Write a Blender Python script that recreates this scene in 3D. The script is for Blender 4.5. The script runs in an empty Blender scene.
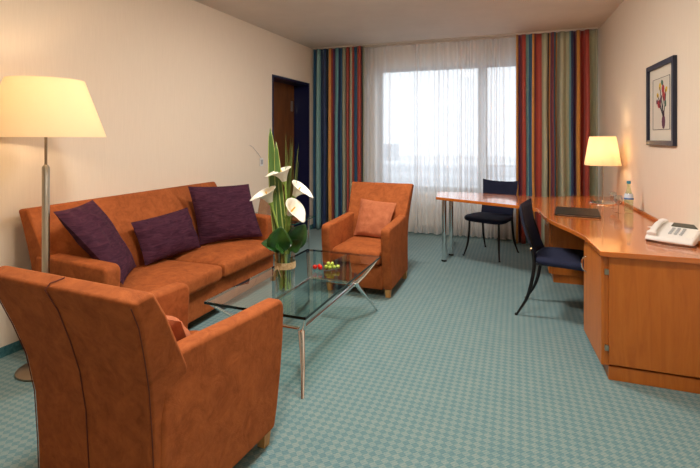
import bpy, bmesh, math, random
from mathutils import Vector, Matrix, noise
random.seed(7)
PI = math.pi
SC = bpy.context.scene
COL = SC.collection

# ------------------------------------------------------------------ helpers
def link(o, parent=None):
    COL.objects.link(o)
    if parent is not None: o.parent = parent
    return o

def thing(name, label, cat, loc=(0, 0, 0), rz=0, group=None):
    o = bpy.data.objects.new(name, None); o.empty_display_size = .05
    link(o); o.location = loc; o.rotation_euler = (0, 0, rz)
    o['label'] = label; o['category'] = cat
    if group: o['group'] = group
    return o

def tag(o, label, cat, group=None):
    o['label'] = label; o['category'] = cat
    if group: o['group'] = group
    return o

def finish(name, bm, mats, parent=None, smooth=True, bevel=0, seg=2, sub=0, wn=True, kind=None, angle=35):
    bmesh.ops.recalc_face_normals(bm, faces=bm.faces[:])
    me = bpy.data.meshes.new(name); bm.to_mesh(me); bm.free()
    if not isinstance(mats, (list, tuple)): mats = [mats]
    for m in mats: me.materials.append(m)
    o = bpy.data.objects.new(name, me); link(o, parent)
    if smooth:
        for p in me.polygons: p.use_smooth = True
    if bevel:
        b = o.modifiers.new('bevel', 'BEVEL'); b.width = bevel; b.segments = seg
        b.limit_method = 'ANGLE'; b.angle_limit = math.radians(angle); b.use_clamp_overlap = True
    if sub:
        s = o.modifiers.new('sub', 'SUBSURF'); s.levels = sub; s.render_levels = sub
    if smooth and bevel and wn and not sub:
        w = o.modifiers.new('wn', 'WEIGHTED_NORMAL'); w.keep_sharp = True
    if smooth and not bevel and not sub:
        try: me.set_sharp_from_angle(angle=math.radians(40))
        except Exception: pass
    if kind: o['kind'] = kind
    return o

def box(bm, x0, x1, y0, y1, z0, z1, mi=0):
    vs = [bm.verts.new(p) for p in ((x0,y0,z0),(x1,y0,z0),(x1,y1,z0),(x0,y1,z0),(x0,y0,z1),(x1,y0,z1),(x1,y1,z1),(x0,y1,z1))]
    for f in ((0,3,2,1),(4,5,6,7),(0,1,5,4),(1,2,6,5),(2,3,7,6),(3,0,4,7)):
        q = bm.faces.new([vs[i] for i in f]); q.material_index = mi
    return vs

def prism(bm, pts, lo, hi, axis='z', mi=0, side_mi=None):
    """extrude closed outline pts along axis; pts are the two other coords in x,y / x,z / y,z order"""
    def mk(p, h):
        if axis == 'z': return (p[0], p[1], h)
        if axis == 'y': return (p[0], h, p[1])
        return (h, p[0], p[1])
    a = [bm.verts.new(mk(p, lo)) for p in pts]; b = [bm.verts.new(mk(p, hi)) for p in pts]
    f1 = bm.faces.new(a[::-1]); f2 = bm.faces.new(b); f1.material_index = f2.material_index = mi
    n = len(pts)
    for i in range(n):
        q = bm.faces.new([a[i], a[(i+1) % n], b[(i+1) % n], b[i]])
        q.material_index = mi if side_mi is None else side_mi

def tube(bm, pts, r, n=10, cap=True, mi=0, sq=None):
    """sweep a circle (radius or list of radii) along pts; sq=(a,b) makes an oval section"""
    pts = [Vector(p) for p in pts]; rs = r if isinstance(r, (list, tuple)) else [r]*len(pts)
    rings = []; up = None
    for i, p in enumerate(pts):
        d = (pts[min(i+1, len(pts)-1)] - pts[max(i-1, 0)]).normalized()
        if up is None:
            up = Vector((0, 0, 1)) if abs(d.z) < .9 else Vector((0, 1, 0))
        s = d.cross(up)
        if s.length < 1e-4: s = d.orthogonal()
        s.normalize(); up = s.cross(d).normalized()
        a, b = (1, 1) if sq is None else sq
        rings.append([bm.verts.new(p + rs[i]*(s*math.cos(2*PI*k/n)*a + up*math.sin(2*PI*k/n)*b)) for k in range(n)])
    for i in range(len(rings)-1):
        for k in range(n):
            q = bm.faces.new([rings[i][k], rings[i][(k+1) % n], rings[i+1][(k+1) % n], rings[i+1][k]]); q.material_index = mi
    if cap:
        bm.faces.new(rings[0][::-1]).material_index = mi; bm.faces.new(rings[-1]).material_index = mi

def lathe(bm, prof, c=(0, 0, 0), n=32, mi=0):
    """prof: list of (r, z); r<=0 becomes a pole"""
    rings = []
    for r, z in prof:
        if r <= 1e-6: rings.append([bm.verts.new((c[0], c[1], c[2]+z))])
        else: rings.append([bm.verts.new((c[0]+r*math.cos(2*PI*k/n), c[1]+r*math.sin(2*PI*k/n), c[2]+z)) for k in range(n)])
    for a, b in zip(rings, rings[1:]):
        for k in range(n):
            k2 = (k+1) % n
            if len(a) == 1 and len(b) == 1: continue
            if len(a) == 1: f = bm.faces.new([a[0], b[k2], b[k]])
            elif len(b) == 1: f = bm.faces.new([a[k], a[k2], b[0]])
            else: f = bm.faces.new([a[k], a[k2], b[k2], b[k]])
            f.material_index = mi

def rings_loft(bm, rings, caps=True):
    R = [[bm.verts.new(p) for p in r] for r in rings]; n = len(R[0])
    for a, b in zip(R, R[1:]):
        for k in range(n): bm.faces.new([a[k], a[(k+1) % n], b[(k+1) % n], b[k]])
    if caps: bm.faces.new(R[0][::-1]); bm.faces.new(R[-1])

def smooth_path(pts, k=6):
    """Catmull-Rom through pts"""
    P = [Vector(p) for p in pts]; P = [2*P[0]-P[1]] + P + [2*P[-1]-P[-2]]; out = []
    for i in range(1, len(P)-2):
        for j in range(k):
            t = j/k; a, b, c, d = P[i-1:i+3]
            out.append(.5*((2*b) + (c-a)*t + (2*a-5*b+4*c-d)*t*t + (3*b-a-3*c+d)*t**3))
    out.append(P[-2]); return out

# ------------------------------------------------------------------ materials
def srgb(r, g, b):
    f = lambda c: (c/255/12.92) if c/255 <= .04045 else ((c/255+.055)/1.055)**2.4
    return (f(r), f(g), f(b), 1)

class NT:
    def __init__(s, name):
        s.m = bpy.data.materials.new(name); s.m.use_nodes = True; s.t = s.m.node_tree; s.t.nodes.clear()
        s.out = s.t.nodes.new('ShaderNodeOutputMaterial')
    def n(s, typ, **kw):
        x = s.t.nodes.new('ShaderNode'+typ)
        for k, v in kw.items():
            if k.startswith('_'): setattr(x, k[1:], v)
            else:
                key = k.replace('_', ' ')
                x.inputs[key].default_value = v
        return x
    def l(s, a, b): s.t.links.new(a, b)
    def surf(s, x): s.l(x.outputs[0], s.out.inputs['Surface']); return s.m

def ramp(nt, stops, interp='LINEAR'):
    r = nt.n('ValToRGB'); e = r.color_ramp; e.interpolation = interp
    while len(e.elements) > 1: e.elements.remove(e.elements[-1])
    e.elements[0].position = stops[0][0]; e.elements[0].color = stops[0][1]
    for p, c in stops[1:]:
        q = e.elements.new(p); q.color = c
    return r

def principled(nt, **kw):
    p = nt.n('BsdfPrincipled')
    for k, v in kw.items(): p.inputs[k.replace('_', ' ')].default_value = v
    return p

def simple(name, col, rough=.5, metal=0, **kw):
    nt = NT(name); p = principled(nt, Base_Color=col, Roughness=rough, Metallic=metal, **kw)
    return nt.surf(p)

def mottled(name, c1, c2, scale, rough=.6, bump=.0, bscale=None, detail=4, stretch=(1, 1, 1), obj=True, lo=.35, hi=.65, **kw):
    nt = NT(name); tc = nt.n('TexCoord'); mp = nt.n('Mapping'); mp.inputs['Scale'].default_value = stretch
    nt.l(tc.outputs['Object' if obj else 'Generated'], mp.inputs[0])
    nz = nt.n('TexNoise', Scale=scale, Detail=detail, Roughness=.6); nt.l(mp.outputs[0], nz.inputs['Vector'])
    r = ramp(nt, [(lo, c1), (hi, c2)]); nt.l(nz.outputs[0], r.inputs[0])
    p = principled(nt, Roughness=rough, **kw); nt.l(r.outputs[0], p.inputs['Base Color'])
    if bump:
        n2 = nt.n('TexNoise', Scale=bscale or scale*6, Detail=3); nt.l(mp.outputs[0], n2.inputs['Vector'])
        b = nt.n('Bump', Strength=bump, Distance=.01); nt.l(n2.outputs[0], b.inputs['Height']); nt.l(b.outputs[0], p.inputs['Normal'])
    return nt.surf(p)

M = {}
# wall covering: warm cream with a very fine vertical thread
def wall_mat():
    nt = NT('cream wallcovering'); tc = nt.n('TexCoord'); mp = nt.n('Mapping'); mp.inputs['Scale'].default_value = (60, 60, 2)
    nt.l(tc.outputs['Object'], mp.inputs[0]); nz = nt.n('TexNoise', Scale=3, Detail=3); nt.l(mp.outputs[0], nz.inputs['Vector'])
    r = ramp(nt, [(.3, srgb(230, 214, 194)), (.7, srgb(235, 219, 199))]); nt.l(nz.outputs[0], r.inputs[0])
    p = principled(nt, Roughness=.85); nt.l(r.outputs[0], p.inputs['Base Color'])
    b = nt.n('Bump', Strength=.08, Distance=.004); nt.l(nz.outputs[0], b.inputs['Height']); nt.l(b.outputs[0], p.inputs['Normal'])
    return nt.surf(p)
M['wall'] = wall_mat()
M['ceiling'] = mottled('ceiling paint', srgb(214, 203, 192), srgb(219, 208, 197), 3, rough=.95)

def carpet_mat():
    nt = NT('teal patterned carpet'); tc = nt.n('TexCoord'); mp = nt.n('Mapping')
    mp.inputs['Rotation'].default_value = (0, 0, math.radians(45)); mp.inputs['Scale'].default_value = (1, 1, 1)
    nt.l(tc.outputs['Object'], mp.inputs[0])
    ck = nt.n('TexChecker', Scale=34.0); nt.l(mp.outputs[0], ck.inputs['Vector'])
    ck.inputs['Color1'].default_value = (1, 1, 1, 1); ck.inputs['Color2'].default_value = (0, 0, 0, 1)
    # fine weave inside each lozenge
    wv = nt.n('TexWave', Scale=26, Distortion=1.5, Detail=1); wv.inputs['Detail Scale'].default_value = 3
    nt.l(mp.outputs[0], wv.inputs['Vector'])
    nz = nt.n('TexNoise', Scale=150, Detail=2); nt.l(tc.outputs['Object'], nz.inputs['Vector'])
    n2 = nt.n('TexNoise', Scale=9, Detail=3); nt.l(tc.outputs['Object'], n2.inputs['Vector'])
    m1 = nt.n('Math', _operation='MULTIPLY_ADD'); nt.l(ck.outputs['Fac'], m1.inputs[0]); m1.inputs[1].default_value = .30
    nt.l(wv.outputs['Fac'], m1.inputs[2])
    m1b = nt.n('Math', _operation='MULTIPLY'); nt.l(wv.outputs['Fac'], m1b.inputs[0]); m1b.inputs[1].default_value = .22
    nt.l(m1b.outputs[0], m1.inputs[2])
    m2 = nt.n('Math', _operation='MULTIPLY_ADD'); nt.l(nz.outputs[0], m2.inputs[0]); m2.inputs[1].default_value = .5; nt.l(m1.outputs[0], m2.inputs[2])
    m3 = nt.n('Math', _operation='MULTIPLY_ADD'); nt.l(n2.outputs[0], m3.inputs[0]); m3.inputs[1].default_value = .25; nt.l(m2.outputs[0], m3.inputs[2])
    r = ramp(nt, [(.30, srgb(80, 118, 126)), (.62, srgb(100, 133, 136)), (.95, srgb(136, 150, 144))]); nt.l(m3.outputs[0], r.inputs[0])
    p = principled(nt, Roughness=.95, Sheen_Weight=.15); nt.l(r.outputs[0], p.inputs['Base Color'])
    b = nt.n('Bump', Strength=.35, Distance=.006); nt.l(m3.outputs[0], b.inputs['Height']); nt.l(b.outputs[0], p.inputs['Normal'])
    return nt.surf(p)
M['carpet'] = carpet_mat()
M['skirting'] = mottled('teal carpet skirting', srgb(40, 92, 98), srgb(70, 120, 124), 40, rough=.95)

def suede(name, a, b):
    nt = NT(name); tc = nt.n('TexCoord')
    n1 = nt.n('TexNoise', Scale=11, Detail=6, Roughness=.68, Distortion=.8); nt.l(tc.outputs['Object'], n1.inputs['Vector'])
    n2 = nt.n('TexNoise', Scale=45, Detail=3); nt.l(tc.outputs['Object'], n2.inputs['Vector'])
    mx = nt.n('Math', _operation='MULTIPLY_ADD'); nt.l(n2.outputs[0], mx.inputs[0]); mx.inputs[1].default_value = .3; nt.l(n1.outputs[0], mx.inputs[2])
    r = ramp(nt, [(.45, a), (.82, b)]); nt.l(mx.outputs[0], r.inputs[0])
    p = principled(nt, Roughness=.85, Sheen_Weight=.35, Sheen_Roughness=.4, Specular_IOR_Level=.2)
    p.inputs['Sheen Tint'].default_value = b
    nt.l(r.outputs[0], p.inputs['Base Color'])
    n3 = nt.n('TexNoise', Scale=260, Detail=2); nt.l(tc.outputs['Object'], n3.inputs['Vector'])
    bp = nt.n('Bump', Strength=.12, Distance=.003); nt.l(n3.outputs[0], bp.inputs['Height'])
    b2 = nt.n('Bump', Strength=.3, Distance=.012); nt.l(n1.outputs[0], b2.inputs['Height']); nt.l(bp.outputs[0], b2.inputs['Normal'])
    nt.l(b2.outputs[0], p.inputs['Normal'])
    return nt.surf(p)
M['suede'] = suede('rust suede', srgb(136, 70, 33), srgb(170, 93, 47))
M['seam'] = simple('dark rust piping', srgb(98, 40, 20), .8)
M['salmon'] = suede('salmon suede', srgb(166, 94, 62), srgb(188, 114, 78))
def purple_mat():
    nt = NT('aubergine crinkled cloth'); tc = nt.n('TexCoord'); mp = nt.n('Mapping'); mp.inputs['Scale'].default_value = (1, 1, 5)
    nt.l(tc.outputs['Object'], mp.inputs[0])
    n1 = nt.n('TexNoise', Scale=9, Detail=5, Distortion=1.2); nt.l(mp.outputs[0], n1.inputs['Vector'])
    r = ramp(nt, [(.35, srgb(54, 26, 42)), (.7, srgb(80, 42, 58))]); nt.l(n1.outputs[0], r.inputs[0])
    p = principled(nt, Roughness=.85, Specular_IOR_Level=.15); nt.l(r.outputs[0], p.inputs['Base Color'])
    b = nt.n('Bump', Strength=.5, Distance=.012); nt.l(n1.outputs[0], b.inputs['Height']); nt.l(b.outputs[0], p.inputs['Normal'])
    return nt.surf(p)
M['purple'] = purple_mat()

def wood_mat(name, c1, c2, c3, rough=.35, coat=.0, axis=2, scale=1.0):
    nt = NT(name); tc = nt.n('TexCoord'); mp = nt.n('Mapping'); s = [9*scale]*3; s[axis] = .9*scale
    mp.inputs['Scale'].default_value = s; nt.l(tc.outputs['Object'], mp.inputs[0])
    n1 = nt.n('TexNoise', Scale=2.2, Detail=6, Roughness=.62, Distortion=.9); nt.l(mp.outputs[0], n1.inputs['Vector'])
    r = ramp(nt, [(.3, c1), (.52, c2), (.75, c3)]); nt.l(n1.outputs[0], r.inputs[0])
    p = principled(nt, Roughness=rough, Coat_Weight=coat, Coat_Roughness=.06); nt.l(r.outputs[0], p.inputs['Base Color'])
    return nt.surf(p)
M['cherry'] = wood_mat('cherry veneer', srgb(174, 92, 24), srgb(188, 105, 32), srgb(197, 116, 44), .42, .1)
M['cherry_top'] = wood_mat('polished cherry desktop', srgb(178, 92, 30), srgb(196, 108, 42), srgb(206, 122, 56), .2, .7, axis=0)
M['door_wood'] = wood_mat('brown door wood', srgb(88, 48, 18), srgb(112, 64, 26), srgb(128, 76, 34), .5)
M['foot_wood'] = wood_mat('beech feet', srgb(176, 124, 66), srgb(198, 146, 84), srgb(208, 160, 98), .45)
M['navy_paint'] = simple('navy gloss paint', srgb(18, 26, 66), .35)
M['chrome'] = simple('polished chrome', (.82, .82, .82, 1), .07, 1)
M['nickel'] = simple('brushed nickel', srgb(176, 168, 154), .28, 1)
M['brass_dark'] = simple('aged nickel base', srgb(150, 132, 112), .35, .9)
M['grey_metal'] = simple('grey window frame', srgb(128, 134, 140), .5)
M['black_metal'] = simple('black chair metal', srgb(24, 22, 24), .35, .3)
M['navy_cloth'] = mottled('navy chair cloth', srgb(14, 20, 46), srgb(22, 30, 62), 120, rough=.9, bump=.1)
M['black_leather'] = mottled('dark leather', srgb(20, 17, 18), srgb(30, 26, 26), 90, rough=.35, bump=.15)
M['white_plastic'] = simple('white plastic', srgb(232, 230, 226), .35)
M['grey_plastic'] = simple('grey plastic', srgb(170, 172, 174), .4)
M['lcd'] = simple('phone display', srgb(60, 66, 58), .15)
M['black_plastic'] = simple('black plastic', srgb(24, 24, 26), .4)
M['paper'] = simple('white paper', srgb(238, 234, 226), .8)
M['porcelain'] = simple('white porcelain', srgb(240, 240, 238), .15)
M['frame_navy'] = simple('navy picture frame', srgb(26, 30, 52), .4)
M['mat_board'] = simple('cream picture mount', srgb(214, 206, 190), .8)
M['print'] = simple('print paper', srgb(206, 198, 184), .8)
M['tan'] = mottled('tan card', srgb(150, 112, 84), srgb(164, 126, 96), 20, rough=.7)
M['raffia'] = mottled('raffia', srgb(176, 146, 100), srgb(214, 188, 146), 90, rough=.8, bump=.5)
M['lily'] = simple('calla white', srgb(246, 242, 228), .45, Subsurface_Weight=.0)
M['spadix'] = simple('spadix yellow', srgb(236, 180, 40), .6)
M['stem'] = mottled('lily stem green', srgb(120, 156, 62), srgb(164, 190, 96), 12, rough=.45)
M['leaf'] = mottled('dark leaf green', srgb(28, 66, 24), srgb(52, 98, 38), 14, rough=.28)
def sword_mat():
    nt = NT('sword leaf'); uv = nt.n('TexCoord'); sp = nt.n('SeparateXYZ'); nt.l(uv.outputs['UV'], sp.inputs[0])
    r = ramp(nt, [(0, srgb(176, 186, 104)), (.07, srgb(170, 180, 100)), (.12, srgb(66, 98, 44)), (.88, srgb(86, 120, 56)), (.94, srgb(176, 186, 104))])
    nt.l(sp.outputs[0], r.inputs[0]); p = principled(nt, Roughness=.4); nt.l(r.outputs[0], p.inputs['Base Color']); return nt.surf(p)
M['sword'] = sword_mat()
M['grass'] = simple('steel grass', srgb(92, 110, 46), .5)
M['tomato'] = simple('tomato red', srgb(214, 30, 16), .18)
M['grape'] = simple('grape green', srgb(178, 196, 78), .2)
M['mineral'] = simple('label blue white', srgb(210, 226, 240), .5)
M['label_blue'] = simple('label blue', srgb(40, 100, 180), .5)
M['cap'] = simple('blue bottle cap', srgb(60, 150, 180), .35, .4)
M['render_white'] = simple('radiator white', srgb(226, 222, 214), .6)
M['facade'] = simple('distant concrete', srgb(200, 204, 210), .8)  # facade colour lightened to stand in for distance haze
M['facade_dark'] = simple('distant grey cladding', srgb(178, 184, 192), .8)  # cladding paled as well, haze mixed into its colour
M['ground'] = simple('distant ground', srgb(186, 190, 194), .9)

def thin_glass(name, tint, refl=.12, rough=.02):
    """clear sheet: tinted pass-through plus a Fresnel mirror coat"""
    nt = NT(name); tr = nt.n('BsdfTransparent'); tr.inputs[0].default_value = tint
    gl = nt.n('BsdfGlossy', Roughness=rough); gl.inputs[0].default_value = (1, 1, 1, 1)
    fr = nt.n('Fresnel', IOR=1.5); ad = nt.n('Math', _operation='ADD'); nt.l(fr.outputs[0], ad.inputs[0]); ad.inputs[1].default_value = refl
    ge = nt.n('NewGeometry'); iv = nt.n('Math', _operation='SUBTRACT'); iv.inputs[0].default_value = 1; nt.l(ge.outputs['Backfacing'], iv.inputs[1])
    mu = nt.n('Math', _operation='MULTIPLY'); nt.l(ad.outputs[0], mu.inputs[0]); nt.l(iv.outputs[0], mu.inputs[1]); ad = mu
    mx = nt.n('MixShader'); nt.l(ad.outputs[0], mx.inputs[0]); nt.l(tr.outputs[0], mx.inputs[1]); nt.l(gl.outputs[0], mx.inputs[2])
    return nt.surf(mx)
M['table_glass'] = thin_glass('table glass', (.84, .91, .89, 1), .07)
M['glass_edge'] = simple('dark green glass edge', srgb(10, 26, 24), .08)
M['teal_edge'] = simple('teal glass edge', srgb(30, 92, 88), .1)
M['clear_glass'] = thin_glass('clear glass', (.93, .96, .95, 1), .10)
M['stemware'] = thin_glass('stemware glass', (.82, .84, .84, 1), .28, .05)
M['pane'] = thin_glass('window pane', (.95, .97, .98, 1), .0)
M['bottle_glass'] = thin_glass('bottle glass', (.90, .95, .86, 1), .10)
M['water'] = thin_glass('vase water', (.94, .97, .95, 1), .0)

def shade_mat(name, col, tr=.65):
    nt = NT(name); a = nt.n('BsdfDiffuse'); a.inputs[0].default_value = col; b = nt.n('BsdfTranslucent'); b.inputs[0].default_value = col
    m = nt.n('MixShader', Fac=tr); nt.l(a.outputs[0], m.inputs[1]); nt.l(b.outputs[0], m.inputs[2]); return nt.surf(m)
M['shade'] = shade_mat('cream lampshade cloth', srgb(252, 240, 216))

def sheer_mat():
    nt = NT('white voile'); g = nt.n('NewGeometry'); sp = nt.n('SeparateXYZ'); nt.l(g.outputs['Normal'], sp.inputs[0])
    ab = nt.n('Math', _operation='ABSOLUTE'); nt.l(sp.outputs[0], ab.inputs[0])
    r = ramp(nt, [(0, (.66,)*3+(1,)), (.6, (.72,)*3+(1,)), (1, (.88,)*3+(1,))]); nt.l(ab.outputs[0], r.inputs[0])
    d = nt.n('BsdfDiffuse'); d.inputs[0].default_value = srgb(246, 242, 240)
    t = nt.n('BsdfTranslucent'); t.inputs[0].default_value = srgb(240, 240, 242)
    m = nt.n('MixShader', Fac=.5); nt.l(d.outputs[0], m.inputs[1]); nt.l(t.outputs[0], m.inputs[2])
    tr = nt.n('BsdfTransparent'); m2 = nt.n('MixShader'); nt.l(r.outputs[0], m2.inputs[0]); nt.l(tr.outputs[0], m2.inputs[1]); nt.l(m.outputs[0], m2.inputs[2])
    return nt.surf(m2)
M['voile'] = sheer_mat()

C_ = dict(sage=srgb(158, 160, 136), lsage=srgb(178, 180, 154), teal=srgb(96, 150, 158), lteal=srgb(128, 170, 170), navy=srgb(36, 52, 94), blue=srgb(48, 98, 134),
          gold=srgb(208, 146, 70), red=srgb(172, 66, 54), wine=srgb(118, 46, 58), purple=srgb(96, 56, 104), dark=srgb(52, 54, 62), brown=srgb(120, 78, 44))
def stripes(name, stops):
    nt = NT(name); uv = nt.n('TexCoord'); sp = nt.n('SeparateXYZ'); nt.l(uv.outputs['UV'], sp.inputs[0])
    r = ramp(nt, [(p, C_[c]) for p, c in stops], 'CONSTANT'); nt.l(sp.outputs[0], r.inputs[0])
    n1 = nt.n('TexNoise', Scale=400, Detail=1); nt.l(uv.outputs['Object'], n1.inputs['Vector'])
    p = principled(nt, Roughness=.55, Sheen_Weight=.2); nt.l(r.outputs[0], p.inputs['Base Color'])
    b = nt.n('Bump', Strength=.1, Distance=.002); nt.l(n1.outputs[0], b.inputs['Height']); nt.l(b.outputs[0], p.inputs['Normal'])
    return nt.surf(p)
def px_stops(x0, x1, lst): return [(max(0, (p-x0)/(x1-x0)), c) for p, c in lst]
M['stripe_left'] = stripes('striped curtain cloth left', px_stops(312.5, 366, [
    (312.5,'blue'),(315.6,'brown'),(317,'lteal'),(319.6,'navy'),(321,'teal'),(323,'navy'),(325.5,'dark'),(327,'lteal'),(329,'gold'),(331,'red'),(332.6,'purple'),
    (334,'dark'),(335.6,'teal'),(338.5,'navy'),(340.3,'blue'),(342,'sage'),(346.2,'red'),(349.6,'dark'),(351,'sage'),(353,'red'),(354.6,'blue'),(357,'gold'),(358.2,'navy'),(359.4,'red'),(362,'dark'),(363,'sage')]))
M['stripe_right'] = stripes('striped curtain cloth right', px_stops(514.5, 597.5, [
    (514.5,'gold'),(517,'purple'),(518.5,'wine'),(521,'red'),(524.5,'lteal'),(528,'blue'),(531.8,'gold'),(533.6,'wine'),(535.3,'red'),(541.5,'sage'),(543.8,'lsage'),(548,'dark'),
    (549.4,'gold'),(550.6,'purple'),(552.6,'wine'),(554,'blue'),(556.6,'gold'),(557.8,'sage'),(560.5,'lsage'),(570,'teal'),(571.4,'navy'),(573,'purple'),(575.5,'wine'),(577.6,'gold'),(579.2,'red'),(588.6,'lsage'),(595,'sage')]))

# ------------------------------------------------------------------ room
XL, XR, YB, YF, ZC = -3.0, 1.0, 6.80, -1.6, 2.82
# the room widens a little towards the viewer: side walls run slightly out of square
SKL, SKR = .028, .027
def xl(y): return XL-(6.6-y)*SKL
def xr(y): return XR+(6.6-y)*SKR
def skew(bm, side):
    for v in bm.verts: v.co.x += -(6.6-v.co.y)*SKL if side == 'l' else (6.6-v.co.y)*SKR
    return bm
def struct(name, bm, m, **kw):
    kw.setdefault('smooth', False); return finish(name, bm, m, kind='structure', **kw)
bm = bmesh.new(); box(bm, XL-.6, XR+.4, YF-.15, YB+.15, -.1, 0); struct('floor', bm, M['carpet'])
bm = bmesh.new(); box(bm, XL-.6, XR+.4, YF-.15, YB+.15, ZC, ZC+.1); struct('ceiling', bm, M['ceiling'])
bm = bmesh.new(); box(bm, XR, XR+.12, YF-.12, YB+.15, 0, ZC); struct('wall_right', skew(bm, 'r'), M['wall'])
bm = bmesh.new(); box(bm, XL-.5, XR+.3, YF-.12, YF, 0, ZC); struct('wall_front', bm, M['wall'])
DY0, DY1, DZ = 5.317, 6.404, 2.265
bm = bmesh.new(); box(bm, XL-.3, XL, YF, DY0, 0, ZC); box(bm, XL-.3, XL, DY1, YB+.15, 0, ZC); box(bm, XL-.3, XL, DY0, DY1, DZ, ZC); struct('wall_left', skew(bm, 'l'), M['wall'])
WX0, WX1, WZ0, WZ1 = -2.02, .72, .62, 2.5
bm = bmesh.new(); box(bm, XL, WX0, YB, YB+.15, 0, ZC); box(bm, WX1, XR, YB, YB+.15, 0, ZC); box(bm, WX0, WX1, YB, YB+.15, 0, WZ0); box(bm, WX0, WX1, YB, YB+.15, WZ1, ZC)
struct('wall_back', bm, M['wall'])
# skirtings
bm = bmesh.new(); box(bm, XL, XL+.012, YF, DY0, 0, .065); box(bm, XL, XL+.012, DY1, YB, 0, .065); struct('baseboard_left', skew(bm, 'l'), M['skirting'])
bm = bmesh.new(); box(bm, XR-.012, XR, YF, YB, 0, .065); struct('baseboard_right', skew(bm, 'r'), M['skirting'])
bm = bmesh.new(); box(bm, XL+.012, XR-.012, YB-.012, YB, 0, .065); struct('baseboard_back', bm, M['skirting'])
# doorway in the left wall: navy lining and a brown door leaf at the back of the recess
bm = bmesh.new()
box(bm, XL-.29, XL+.008, DY0, DY0+.03, 0, DZ); box(bm, XL-.29, XL+.008, DY1-.03, DY1, 0, DZ); box(bm, XL-.29, XL+.008, DY0+.03, DY1-.03, DZ-.03, DZ)
dr = struct('door_1', skew(bm, 'l'), M['navy_paint'])
bm = bmesh.new(); box(bm, XL-.28, XL-.24, DY0+.03, DY1-.03, .01, DZ-.03); finish('door_leaf', skew(bm, 'l'), M['door_wood'], dr, bevel=.004)
bm = bmesh.new(); box(bm, XL-.24, XL-.236, DY1-.14, DY1-.07, 1.83, 1.99); finish('plate', skew(bm, 'l'), M['nickel'], dr, bevel=.003)
# window: frame, mullion, panes, sill
bm = bmesh.new()
for a in ((WX0, WX0+.07, WZ0, WZ1), (WX1-.07, WX1, WZ0, WZ1), (WX0+.07, WX1-.07, WZ1-.06, WZ1), (WX0+.07, WX1-.07, WZ0, WZ0+.07), (-.51, -.385, WZ0+.07, WZ1-.06)):
    box(bm, a[0], a[1], YB+.03, YB+.10, a[2], a[3])
win = struct('window_1', bm, M['grey_metal'])
for a, b in ((WX0+.07, -.51), (-.385, WX1-.07)):
    bm = bmesh.new(); box(bm, a, b, YB+.06, YB+.068, WZ0+.07, WZ1-.06); finish('pane', bm, M['pane'], win, smooth=False)
bm = bmesh.new(); box(bm, WX0-.03, WX1+.03, YB-.04, YB+.03, WZ0-.035, WZ0); struct('trim_1', bm, M['render_white'])
# wall switch and thin wire on the left wall
t = thing('light_switch', 'small white wall switch beside the doorway above the sofa end', 'switch', (xl(5.053), 5.053, 1.115), math.radians(1.6))
bm = bmesh.new(); box(bm, 0, .01, -.04, .04, -.05, .05); finish('plate', bm, M['white_plastic'], t, bevel=.003)
bm = bmesh.new(); box(bm, .01, .016, -.025, .025, -.03, .03); finish('rocker', bm, M['grey_plastic'], t, bevel=.002)
bm = bmesh.new(); tube(bm, smooth_path([(xl(y)+.006, y, z) for y, z in ((4.79, 1.335), (4.87, 1.30), (4.98, 1.22), (5.045, 1.165))]), .0022, 6)
tag(finish('wall_wire', bm, M['grey_plastic']), 'thin pale wire running down the wall to the switch', 'wire')

# radiator under the window
t = thing('radiator', 'white panel radiator below the window behind the voile', 'radiator', (-.95, YB-.055, .12))
bm = bmesh.new(); box(bm, -.9, .9, -.035, .035, 0, .40); finish('panel', bm, M['render_white'], t, bevel=.01)
for k in range(2):
    bm = bmesh.new(); x = -.8 if k == 0 else .8; box(bm, x-.02, x+.02, -.02, .02, -.12, 0); finish('leg', bm, M['render_white'], t)

# ------------------------------------------------------------------ curtains
def curtain(name, x0, x1, y, z0, z1, folds, amp, mat, seed, solid=.004, irregular=1.0, gather=.0, cols=None, parent=None):
    rnd = random.Random(seed); cols = cols or folds*14; rows = 26
    ph = [0]; 
    for k in range(folds): ph.append(ph[-1] + 1 + irregular*(rnd.random()-.5))
    tot = ph[-1]; am = [amp*(1+irregular*(rnd.random()-.5)) for _ in range(folds+1)]
    sk = [rnd.uniform(-.4, .4) for _ in range(folds+1)]
    bm = bmesh.new(); uvl = bm.loops.layers.uv.new('UVMap'); V = []; U = {}
    for j in range(rows+1):
        v = j/rows; z = z0+(z1-z0)*v; row = []
        for i in range(cols+1):
            u = i/cols; s = u*tot
            k = max(q for q in range(folds+1) if ph[q] <= s+1e-9); k = min(k, folds-1)
            f = (s-ph[k])/(ph[k+1]-ph[k])
            a = am[k]*(1-f)+am[k+1]*f
            w = (1-.45*v**3)
            yy = -a*w*math.cos(2*PI*f)
            xx = x0+(x1-x0)*u + a*.16*w*math.sin(4*PI*f) + .020*noise.noise(Vector((u*7+seed, v*2.2, 3.0)))*math.sin(PI*u)**.5*(1.2-v)
            yy += .008*noise.noise(Vector((u*9, v*3, seed)))
            vt = bm.verts.new((xx, y+yy, z)); U[vt] = (u, v); row.append(vt)
        V.append(row)
    for j in range(rows):
        for i in range(cols):
            f = bm.faces.new([V[j][i], V[j][i+1], V[j+1][i+1], V[j+1][i]])
            for lp in f.loops: lp[uvl].uv = U[lp.vert]
    o = finish(name, bm, mat, parent)
    if solid:
        m = o.modifiers.new('solid', 'SOLIDIFY'); m.thickness = solid
    return o
o = curtain('striped_curtain', -2.965, -2.125, 6.50, .015, 2.80, 9, .045, M['stripe_left'], 3); tag(o, 'multicoloured striped curtain left of the window, beside the doorway', 'curtain', 'striped curtains')
o = curtain('striped_curtain', .005, .975, 6.50, .015, 2.80, 9, .045, M['stripe_right'], 11); tag(o, 'multicoloured striped curtain right of the window, behind the desk', 'curtain', 'striped curtains')
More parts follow.
